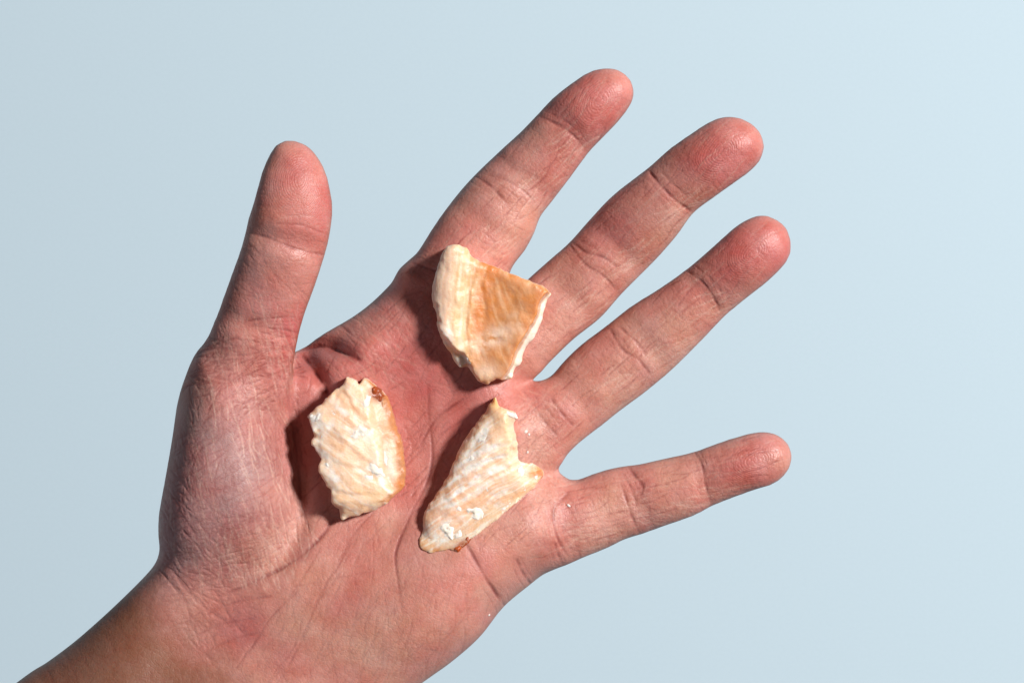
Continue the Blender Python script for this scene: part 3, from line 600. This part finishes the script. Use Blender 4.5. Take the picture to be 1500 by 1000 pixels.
# piece on the finger roots
O3 = [(632,431),(636,407),(646,373),(658,360),(672,359),(684,363),(691,375),(706,383),(720,387),(740,396),(759,405),(778,412),(797,420),(807,430),(802,438),(797,455),(792,474),(783,493),(773,505),(766,517),(763,532),(754,541),(750,553),(739,558),
      (727,555),(713,562),(699,559),(694,549),(684,537),(675,539),(665,529),(660,517),(652,508),(646,496),(641,479),(639,460),(633,443)]
RIM3 = [(812,424),(795,432),(784,462),(768,490),(757,512),(748,535),(736,552),(724,566)]
def top3(x, y, pz, u):
    wx = x+5*fbm(x/26, y/26+3, 3)
    v = (wx-698)+(y-460)*0.10
    vv = np.linspace(-90,120,106); prof = np.convolve(np.pad(np.interp(vv, [-80,-58,-40,-15,0,25,70,110], [5.2,7.8,8.4,6.6,5.4,5.7,6.8,7.2]), 8, 'edge'), np.ones(17)/17, 'valid')
    z = np.interp(v, vv, prof) + 0.006*(460-y) + 0.03*fibre(x, y, 95, 6)*sstep(15,-15,v) + 0.05*fibre(x, y, 70, 4)
    d, sg, t = line_d(x+4*fbm(x/14,y/14,3), y, RIM3); sd = -d*sg
    z -= 3.0*sstep(-1, 4, sd)
    z -= 1.6*sstep(500, 545, y)*sstep(690, 650, x)
    dd, s2, _ = line_d(x+3*fbm(x/8,y/8,3), y, [(650,490),(668,512),(682,520),(700,556)]); z -= 2.8*sstep(-1, 5, dd*s2)
    for L, a in (([(703,385),(690,430),(684,480),(690,530)],.5),([(676,372),(668,420),(664,470)],.15),([(716,390),(708,425),(718,470),(735,500)],.35),([(657,380),(650,430),(652,480)],.12),([(690,376),(680,410),(676,450)],.2),([(730,400),(726,440),(745,475)],.12),([(776,420),(764,450),(752,480)],.12)):
        z += flake(x, y, L, a, 9, 2.5)
    return z + 0.4*fbm(x/26+7, y/26, 3) + 0.06*fbm(x/6, y/6, 3) - 0.8*sstep(9, 0, u/S)*vnoise(x/7, y/7)
def tone3(x, y, z, N):
    n = fbm(x/22+3, y/22, 4); n2 = fbm(x/9, y/9+5, 5); v = (x+5*fbm(x/26, y/26+3, 3)-698)+(y-460)*0.10
    st = fibre(x, y, 95, 4)
    t = np.tile(np.array((0.60,0.245,0.082)), (len(x),1)); t = mixc(t, np.array((0.66,0.335,0.16)), 0.35+1.1*n)
    t = mixc(t, ORANGE, 1.0*np.exp(-((v-6)/17)**2)*sstep(-0.35,0.3,n2+0.1) + 0.85*bl(x,y,714,398,22,12,25)*sstep(-.5,.2,n2) + 0.9*bl(x,y,792,428,9,22,20))
    fb = fibre(x, y, 70, 4); t = mixc(t, np.array((0.76,0.48,0.29)), 0.4*sstep(0.1, 0.6, fb)); t = mixc(t, ORANGE, 0.5*sstep(-0.1,-0.5,fb))
    left = sstep(2, -20, v+9*n2)
    t = mixc(t, YEL*np.array((1,1.0,1.1)), left*0.95); t = mixc(t, np.array((0.72,0.52,0.38)), left*sstep(-28,-50,v)); t = mixc(t, ORANGE*1.15, left*0.22*sstep(0.1,0.5,st)); t = mixc(t, WHITE, left*0.3*sstep(-0.05,-0.5,st))
    t = mixc(t, np.array((0.86,0.64,0.48)), 0.9*bl(x,y,722,495,34,14,-30)*sstep(-.4,.4,n2+.2)+0.7*bl(x,y,712,545,22,13)); t = mixc(t, WHITE*np.array((1,.88,.84)), 0.9*bl(x,y,655,492,10,18,-20))
    d, sg, _ = line_d(x+4*fbm(x/14,y/14,3), y, RIM3); sd = -d*sg
    t = mixc(t, ORANGE*0.8, 0.7*np.exp(-((sd-1)/2.0)**2)*sstep(-.4,.3,n2+.1)); t = mixc(t, WHITE*np.array((1,.93,.86)), sstep(2, 5, sd))
    low = np.where(sd < 0, sstep(5.0, 3.2, z), 0)*(x < 700); t = mixc(t, np.array((0.74,0.36,0.15)), low*0.8*sstep(-.3,.3,n2)); t = mixc(t, WHITE, low*0.6*sstep(.3,-.3,n2))
    return mixc(t, WHITE*np.array((1,.85,.74)), 0.55*sstep(0.5, 0.1, N[:,2]))
m3 = finish(solid("salmon_piece", O3, top3, -3.0, 6.5), tone3)
s3 = link("salmon_piece", m3, mat_salmon)
tag(s3, "orange salmon chunk with fluted pale fold and white underside, across the index finger root", "salmon piece", "salmon pieces on the palm")
hs = host_sampler(m3)
for i, c in enumerate(((699,403,3,6,15,.5),(698,445,4,2.2,20,.4),(740,493,3,4,30,.4),(680,489,4,3,0,.4),(726,411,2.4,2,0,.3),(785,440,2.4,6,20,.4),(686,528,3,7,-25,.5))): lump("protein_curd", s3, *c, WHITE*np.array((1,.96,.91)), mat_curd, i+61, hs)

# wedge near the little finger
O2 = [(726,581),(730,592),(737,598),(752,603),(757,612),(752,621),(757,638),(760,656),(760,673),(769,678),(781,679),(796,690),(797,697),(789,708),(776,722),(757,739),(732,759),(708,778),(686,795),(671,808),(659,806),(644,808),(632,811),
      (615,805),(611,790),(618,778),(620,756),(627,741),(639,724),(656,697),(673,658),(686,636),(708,607),(718,592)]
CUT2 = [(735,575),(740,600),(741,625),(744,650),(746,676),(760,700)]
STR2 = [([(664,690),(694,664),(722,652),(748,648)],.5),([(650,712),(690,684),(728,668),(757,664)],.6),([(640,738),(676,712),(716,690),(752,682)],.55),([(668,738),(700,716),(724,702)],.35),([(634,752),(660,738),(690,728)],.4),
        ([(690,756),(722,728),(760,706)],.3),([(676,668),(700,642),(724,622)],.4),([(690,648),(712,622),(728,606)],.35),([(640,775),(664,760),(690,752)],.25)]
def top2(x, y, pz, u):
    a = math.radians(-58); lx = (x-690)*math.cos(a)+(y-700)*math.sin(a); ly = -(x-690)*math.sin(a)+(y-700)*math.cos(a)   # along, across (right/down positive)
    z = 6.3 + 0.08*fibre(x, y, -32, 2.8) + 0.012*lx - 0.055*6*np.log1p(np.exp(np.clip(ly/6,-20,20))) - 0.02*np.minimum(np.abs(ly),20) - 0.09*6*np.log1p(np.exp(np.clip((-16-ly)/6,-20,20)))
    z -= 2.2*sstep(-85, -140, lx)
    d, sg, t = line_d(x+5*fbm(x/10,y/10,3), y, CUT2); sd = -d*sg; z -= 4.2*sstep(0, 16, sd)*sstep(700, 680, y)
    z -= 3.0*bl(x,y,783,692,18,14)
    for L, am in STR2: z += flake(x, y, L, am*0.8, 8, 2.5)
    return z + 0.5*fbm(x/26+31, y/26, 3) + 0.13*fbm(x/6+3, y/6, 4) - 0.8*sstep(9, 0, u/S)*vnoise(x/7, y/7+4)
def tone2(x, y, z, N):
    n = fbm(x/22+13, y/22, 4); n2 = fbm(x/9+21, y/9, 5)
    t = np.tile(CREAM, (len(x),1)); t = mixc(t, PEACH, 0.30+0.7*n+0.4*bl(x,y,670,740,60,40)); t = mixc(t, PINK, 0.6*bl(x,y,650,760,50,30)+0.4*bl(x,y,690,690,40,20))
    wx, wy = x+5*fbm(x/22+5, y/22, 3), y+5*fbm(x/22, y/22+8, 3)
    fb = fibre(x, y, -32, 2.8); t = mixc(t, WHITE, 0.5*sstep(0.08,0.5,fb)); t = mixc(t, PEACH*np.array((1,.92,.85)), 0.6*sstep(-0.05,-0.5,fb))
    for L, am in STR2:
        dd, s2, tt = line_d(wx, wy, L); sdd = dd*s2-1.5; t = mixc(t, WHITE, 2.1*am*np.exp(-(sdd/(2.2+2.5*vnoise(x/12,y/12)))**2)*sstep(-.45,.2,n2+0.1)*np.clip(4*np.minimum(tt,1-tt)+.1,0,1))
    t = mixc(t, WHITE, 0.8*bl(x,y,698,655,12,30,30)*sstep(-.3,.3,n2)+0.6*bl(x,y,648,790,24,16)*sstep(-.4,.3,n2)+0.4*sstep(.1,.6,n2)); t = mixc(t, np.array((0.80,0.60,0.39)), 0.8*bl(x,y,748,640,11,50)); t = mixc(t, YEL, 0.5*bl(x,y,735,615,14,14))
    t = mixc(t, YEL*np.array((1,.85,.6)), 1.0*bl(x,y,725,588,8,12)); t = mixc(t, ORANGE*1.1, 0.9*bl(x,y,786,690,14,12)*sstep(-.4,.4,n2+.25)); t = mixc(t, ORANGE*0.9, (0.9*bl(x,y,645,806,26,7)+0.8*bl(x,y,614,795,8,14))*sstep(-.5,.2,n2))
    t = mixc(t, BROWN, 0.95*bl(x,y,676,798,14,7,-35)+0.8*bl(x,y,796,700,5,8)); t = mixc(t, np.array((0.6,0.36,0.24)), 0.7*bl(x,y,720,768,44,4,-38))
    return mixc(t, WHITE*np.array((1,.88,.74)), 0.45*sstep(0.5, 0.1, N[:,2]))
m2 = finish(solid("salmon_piece", O2, top2, -6.0, 4.5), tone2)
s2 = link("salmon_piece", m2, mat_salmon)
tag(s2, "wedge shaped salmon piece with white stripes and browned foot, near the little finger", "salmon piece", "salmon pieces on the palm")
hs = host_sampler(m2)
for i, c in enumerate(((698,752,13,7,35,.7),(673,745,6,5,0,.4),(660,778,13,10,40,.8),(711,716,7,3,10,.4),(706,640,5,10,30,.3),(749,608,7,4,20,.6),(690,670,4,12,35,.3),(768,715,9,4,-40,.4),(742,742,10,3,-40,.4),(786,700,3,3,0,.5),(702,776,4,2.5,-30,.4),(764,690,4,6,0,.4))): lump("protein_curd", s2, *c, WHITE*np.array((1,.96,.91)), mat_curd, i+81, hs)
for i, c in enumerate(((683,793,9,5,-40,.9),(672,803,8,4,-30,.8),(681,781,4,4,0,.5))): lump("browned_fat", s2, *c, BROWN*(1.0+0.25*i), mat_fat, i+121, hs)

# crumbs on the skin
CW = ((770,632,3,2.2,"white oblong fish crumb at the ring finger root, upper of a close pair"),(775,636,2,1.6,"smaller round white crumb touching the oblong crumb at the ring finger root"),(833,740,3,1.7,"tiny pale fish crumb on the little finger root"),
      (716,900,2.2,1.8,"tiny white fish crumb on the outer palm edge"),(773,662,1.8,1.5,"tiny white fish crumb right beside the wedge salmon piece"))
for i, (cx, cy, rx, ry, lab) in enumerate(CW):
    z0 = float(np.median(palm_z(np.array([cx-2,cx,cx+2]), np.array([cy,cy,cy]))))
    import bmesh
    bm = bmesh.new(); bmesh.ops.create_icosphere(bm, subdivisions=2, radius=1.0)
    for v in bm.verts: v.co *= 0.8+0.4*float(_nt[int(abs(v.co.x)*99+i*7)&255, int(abs(v.co.y+v.co.z)*77)&255])
    bmesh.ops.scale(bm, vec=(rx*S/1000, ry*S/1000, 0.55*ry*S/1000), verts=bm.verts)
    me = bpy.data.meshes.new("fish_crumb"); bm.to_mesh(me); bm.free(); me.polygons.foreach_set("use_smooth", [True]*len(me.polygons))
    attr(me, "tone", np.tile(WHITE, (len(me.vertices),1)))
    o = link("fish_crumb", me, mat_curd); xy = p2w((cx,cy), z0); o.location = (xy[0]/1000, xy[1]/1000, (z0+0.05)/1000); o.rotation_euler = (0,0,0.5+i)
    tag(o, lab, "crumb", "fish crumbs on the skin")
print("done", time.time()-T0)
